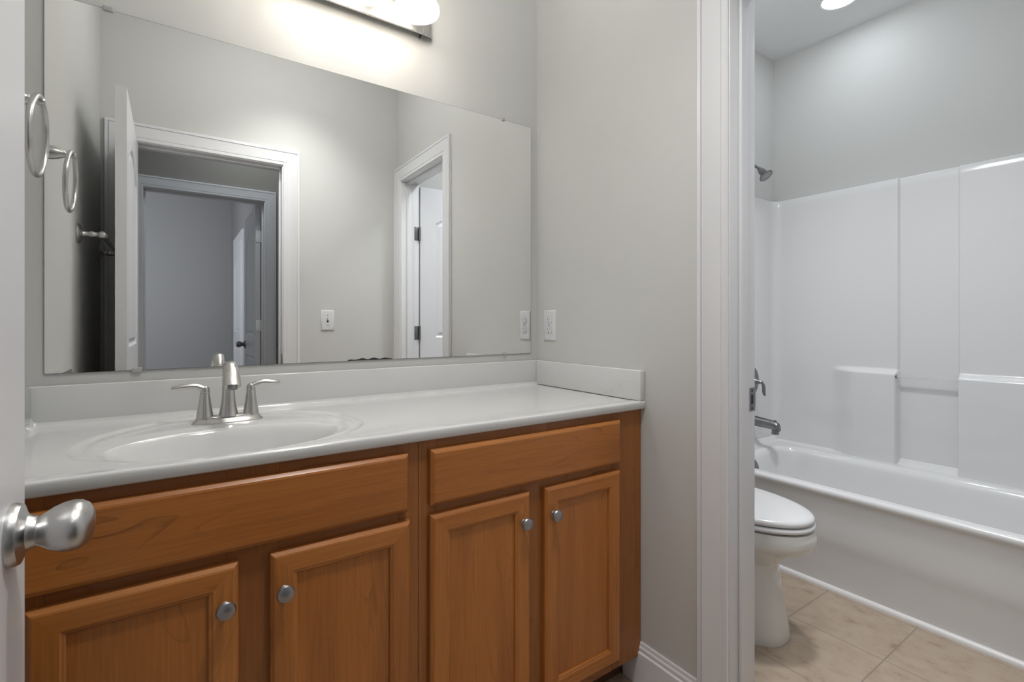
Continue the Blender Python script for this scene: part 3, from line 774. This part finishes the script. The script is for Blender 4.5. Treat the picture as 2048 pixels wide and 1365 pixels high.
# ------------------------------------------------------------------ bathtub with one-piece surround
RIM, YN = .425, -W + .004
tub = thing('bathtub', 'white acrylic bathtub with moulded wall surround and apron', 'bathtub', ((A + T) / 2, -.77, 0))
b = BM()
def tub_z(x, y):
    # basin as a rounded rectangle inside the rim
    x0, x1, y0, y1, r = A + .062, T - .118, YN + .10, -E - .085, .13
    cx, cy = (x0 + x1) / 2, (y0 + y1) / 2
    qx = abs(x - cx) - ((x1 - x0) / 2 - r); qy = abs(y - cy) - ((y1 - y0) / 2 - r)
    s = math.hypot(max(qx, 0), max(qy, 0)) + min(max(qx, qy), 0) - r          # >0 outside
    if s >= .012: z = RIM
    elif s >= -.016: z = RIM - .018 * sstep((.012 - s) / .028) ** 1.3
    else:
        t = min(1, (-.016 - s) / .115); z = RIM - .018 - .337 * (1 - (1 - t) ** 2.4)
    r2 = .030
    for dd in (T - .012 - x, -E - .010 - y):
        if dd < r2: z += r2 - math.sqrt(max(0, r2 * r2 - (r2 - max(dd, 0)) ** 2))
    return z
xs = samples(A + .018, T - .002, .012, (A + .062, T - .118), .006, .05); ys = samples(YN + .002, -E - .002, .015, (YN + .10, -E - .085), .007, .06)
rows = [[(x, y, tub_z(x, y)) for y in ys] for x in xs[::-1]]
ap = [(A + .010, RIM - .0012), (A + .004, RIM - .005), (A + .0005, RIM - .011), (A, RIM - .018), (A + .002, RIM - .026), (A + .009, RIM - .033), (A + .013, RIM - .040), (A + .014, RIM - .06),
      (A + .012, .26), (A + .0105, .225), (A + .0115, .200), (A + .0145, .175), (A + .0165, .155), (A + .019, .06), (A + .019, .0)]
for x, z in ap: rows.append([(x, y, z) for y in ys])
grid(b, rows); finish('tub_body', b, M['tub'], tub, ang=60)
# back panel of the surround as relief of the long wall
STOP = 1.8675
def wall_relief(y, z):
    w_ = .030
    yl, yr = -.638, -.872
    mid = sstep((yl - y) / .010 + .5) * sstep((y - yr) / .010 + .5)
    up_edge = .0
    d = .014 * (1 - mid)
    # lower blocks with shelf tops
    sh = sstep((.887 - z) / w_ + .5)
    left = sstep((y - yl) / .012 + .5) * sstep((-.400 - y) / .17 + .5)
    right = sstep((yr - y) / .012 + .5)
    d += .038 * sh * max(left, right)
    # ledge at the foot of the recess
    d += .042 * sstep((.400 - z) / .014 + .5) * mid
    # fillet to the end wall
    r = .05; dd = -E - y
    if dd < r: d += r - math.sqrt(max(0, r * r - (r - max(dd, 0)) ** 2))
    dd = y - (-W + .004)
    if dd < r: d += r - math.sqrt(max(0, r * r - (r - max(dd, 0)) ** 2))
    return .008 + d
ys = samples(-W + .004, -E - .0001, .02, (-.638, -.872, -.372, -.04), .0035, .035); zs = samples(RIM - .03, STOP, .04, (.887, .400), .0035, .02)
b = BM(); rows = [[(T - wall_relief(y, z), y, z) for y in ys] for z in zs]
rows.append([(T - wall_relief(y, STOP) + .004, y, STOP + .004) for y in ys]); rows.append([(T + .006, y, STOP + .005) for y in ys])
grid(b, rows); finish('back_panel', b, M['tub'], tub, ang=60)
b = BM(); box(b, A + .008, T - .060, -E, -.0006, RIM - .002, STOP + .004, .001, 1)
finish('end_panel', b, M['tub'], tub)
b = BM(); box(b, A + .008, T - .03, -W + .0006, -W + .006, RIM - .002, STOP + .004, .002, 2); finish('end_panel', b, M['tub'], tub)
b = BM(); tube(b, [(T - .047, -.632, .866), (T - .047, -.878, .866)], .0065, 16); rod = finish('washcloth_rod', b, M['rod'], tub)
rod['label'] = 'clear rod across the recess'
b = BM(); lathe(b, [(0, 0), (.009, 0), (.009, .006), (0, .006)], (T - .047, -.6335, .866), (0, -1, 0), 20); finish('rod_end', b, M['pewter'], rod)
b = BM(); extrude_profile(b, [(0, 0), (-.016, 0), (-.0155, .008), (-.012, .014), (-.006, .018), (0, .019)], [((A + .019, -E, 0), (1, 0, 0), (0, 0, 1)), ((A + .019, -W + .002, 0), (1, 0, 0), (0, 0, 1))])
struct('trim_10', b, M['caulk'], 'thin white strip along the floor at the tub apron', 'trim')

# ------------------------------------------------------------------ shower and tub fittings
FX = 3.00
sh = thing('showerhead', 'dark pewter shower head on its arm high on the end wall', 'shower head', (FX, 0, 2.0))
b = BM()
lathe(b, [(0, -.0003), (.031, -.0003), (.030, .004), (.020, .010), (.0095, .014)], (FX, 0, 2.047), (0, -1, 0), 28)
tube(b, [(FX, -.004, 2.047), (FX, -.03, 2.044), (FX, -.055, 2.033), (FX, -.080, 2.013), (FX, -.098, 1.997)], .0075, 14)
finish('shower_arm', b, M['pewter'], sh)
ax = Vector((0, -.62, -.785)).normalized(); o0 = Vector((FX, -.094, 2.001))
b = BM()
lathe(b, [(0, 0), (.0105, 0), (.0125, .006), (.0125, .014), (.0175, .018), (.0190, .026), (.0195, .038), (.0235, .047), (.0320, .056), (.0375, .061), (.0380, .065), (.0345, .0670), (.0290, .0655), (0, .0655)], o0, ax, 36)
hd = finish('spray_head', b, M['pewter'], sh)
b = BM(); lathe(b, [(0, .0652), (.0285, .0652), (.0285, .0665), (.024, .0672), (0, .0676)], o0, ax, 36)
nf = finish('spray_face', b, M['satin'], hd)
b = BM(); u = ax.orthogonal().normalized(); v = ax.cross(u)
for rr, n_ in ((.006, 6), (.012, 12), (.018, 18), (.0235, 24)):
    for k in range(n_):
        a = 2 * PI * k / n_; lathe(b, [(.0013, 0), (.0011, .0016), (0, .0018)], o0 + ax * .0670 + u * rr * math.cos(a) + v * rr * math.sin(a), ax, 6)
finish('nozzles', b, M['slot'], hd)['kind'] = 'stuff'
VX = 3.04
OVX = 2.892
va = thing('shower_valve', 'dark pewter shower valve plate with lever on the end wall', 'shower valve', (VX, -E, .72))
b = BM(); lathe(b, [(0, 0), (.090, 0), (.0905, .003), (.086, .008), (.064, .0125), (.034, .0155), (0, .0165)], (VX, -E - .0002, .800), (0, -1, 0), 48); finish('escutcheon', b, M['pewter'], va)
b = BM()
lathe(b, [(0, .012), (.030, .012), (.027, .022), (.019, .040), (.013, .055), (.0105, .064), (.0060, .072), (0, .074)], (VX, -E, .800), (0, -1, 0), 32)
tube(b, [(VX + .00, -E - .062, .800), (VX + .004, -E - .070, .797), (VX + .008, -E - .077, .786), (VX + .010, -E - .079, .766), (VX + .010, -E - .079, .745), (VX + .010, -E - .083, .728), (VX + .010, -E - .087, .722)], [(.0085, .0085), (.0085, .0080), (.0060, .0085), (.0050, .0100), (.0050, .0100), (.0040, .0075), (.0015, .003)], 14, up=(0, -1, 0))
finish('lever_handle', b, M['pewter'], va)
ts_ = thing('tub_spout', 'dark pewter tub spout below the shower valve', 'tub spout', (VX, -E, .53))
b = BM()
sec = [(-.0005, .575, .0285, .0305), (.012, .576, .0275, .0300), (.06, .573, .0255, .0280), (.12, .569, .0240, .0262), (.152, .565, .0232, .0250), (.165, .560, .0215, .0225), (.172, .549, .014, .0135)]
g = grid(b, [[(VX + hw * math.cos(2 * PI * k / 28), -E - d, z + hh * math.sin(2 * PI * k / 28)) for k in range(28)] for d, z, hw, hh in sec], closed_u=True)
b.faces.new(g[0]); b.faces.new(g[-1])
lathe(b, [(0, 0), (.0195, 0), (.0185, .012), (.017, .034), (0, .034)], (VX, -E - .149, .519), (0, 0, 1), 24)
finish('spout_body', b, M['pewter'], ts_)
b = BM(); lathe(b, [(0, 0), (.004, 0), (.004, .010), (.0085, .013), (.0085, .016), (0, .017)], (VX, -E - .147, .578), (0, 0, 1), 16); finish('diverter_knob', b, M['pewter'], ts_)
b = BM(); lathe(b, [(0, 0), (.037, 0), (.0375, .004), (.032, .010), (.018, .013), (0, .014)], (OVX, -.120, .362), (0, -1, .55), 32)
tag(finish('overflow_cover', b, M['pewter']), 'round dark overflow cover inside the tub below the spout', 'overflow cover')

# ------------------------------------------------------------------ toilet
TX = 2.075
to = thing('toilet', 'white elongated toilet with closed lid beside the tub', 'toilet', (TX, -.40, 0))
def egg(a, yf, yb, z, n=2.3, seg=56, wide=.42):
    """plan outline: widest at a fraction of the length from the back"""
    ym = yb + (yf - yb) * wide; out = []
    for k in range(seg):
        t = 2 * PI * k / seg; ct, st = math.cos(t), math.sin(t)
        x = a * math.copysign(abs(ct) ** (2 / n), ct)
        y = ym + ((yf - ym) if st > 0 else (ym - yb)) * math.copysign(abs(st) ** (2 / n), st)
        out.append((TX + x, y, z))
    return out
b = BM()
lv = [(.124, -.700, -.20, 0, 2.8), (.126, -.702, -.20, .006, 2.8), (.124, -.698, -.20, .03, 2.8), (.115, -.680, -.20, .14, 2.7), (.112, -.668, -.20, .225, 2.6), (.111, -.664, -.20, .262, 2.6), (.114, -.668, -.20, .270, 2.5),
      (.128, -.690, -.20, .292, 2.3), (.152, -.728, -.20, .322, 2.2), (.176, -.770, -.20, .346, 2.15), (.1865, -.789, -.20, .362, 2.1), (.189, -.794, -.20, .376, 2.1), (.186, -.791, -.20, .400, 2.1), (.181, -.784, -.20, .415, 2.1), (.160, -.75, -.21, .419, 2.1)]
g = grid(b, [egg(a, yf, yb, z, n) for a, yf, yb, z, n in lv], closed_u=True); b.faces.new(g[-1]); b.faces.new(g[0][::-1])
finish('bowl', b, M['porcelain'], to, ang=40)
b = BM(); lv = [(.170, -.775, -.255, .4215), (.180, -.786, -.25, .424), (.183, -.789, -.25, .430), (.181, -.787, -.25, .437), (.174, -.778, -.255, .4395)]
g = grid(b, [egg(a, yf, yb, z, 2.1) for a, yf, yb, z in lv], closed_u=True); b.faces.new(g[-1]); b.faces.new(g[0][::-1]); finish('seat', b, M['seat'], to, ang=60)
b = BM(); lv = [(.168, -.772, -.255, .4430), (.177, -.783, -.25, .4450), (.180, -.786, -.25, .4510), (.178, -.784, -.25, .4590), (.170, -.776, -.255, .4645), (.150, -.75, -.27, .4680), (.10, -.66, -.30, .4710), (.04, -.55, -.35, .472)]
g = grid(b, [egg(a, yf, yb, z, 2.1) for a, yf, yb, z in lv], closed_u=True); b.faces.new(g[-1]); b.faces.new(g[0][::-1]); finish('lid', b, M['seat'], to, ang=60)
for sg in (-1, 1):
    b = BM(); box(b, TX + sg * .165, TX + sg * .145, -.60, -.575, .4185, .4225, .0015); finish('seat_bumper', b, M['seat'], to)
    b = BM(); box(b, TX + sg * .09, TX + sg * .05, -.255, -.225, .418, .455, .006); finish('seat_hinge', b, M['seat'], to)
b = BM(); box(b, TX - .215, TX + .215, -.205, -.016, .40, .745, .02, 4); box(b, TX - .10, TX + .10, -.24, -.10, .30, .42, .01); finish('tank', b, M['porcelain'], to)
b = BM(); box(b, TX - .225, TX + .225, -.215, -.012, .747, .785, .010, 4); finish('tank_lid', b, M['porcelain'], to)
b = BM(); lathe(b, [(0, 0), (.011, 0), (.011, .008), (0, .010)], (TX - .15, -.205, .69), (0, -1, 0), 18); tube(b, [(TX - .15, -.216, .69), (TX - .09, -.222, .683)], [.006, .0045], 10); finish('flush_lever', b, M['nickel'], to)

# ------------------------------------------------------------------ recessed ceiling light over the tub
rl = thing('recessed_light', 'round recessed light in the ceiling above the tub', 'light', (3.03, -.485, H))
b = BM(); lathe(b, [(.072, -.012), (.074, .0005), (.080, .003), (.094, .0015), (.0945, -.0003)], (3.03, -.485, H), (0, 0, -1), 48); finish('trim_ring', b, M['ceil'], rl)
b = BM(); lathe(b, [(0, .0012), (.0725, .0012)], (3.03, -.485, H), (0, 0, -1), 48); finish('lens', b, M['lens'], rl)
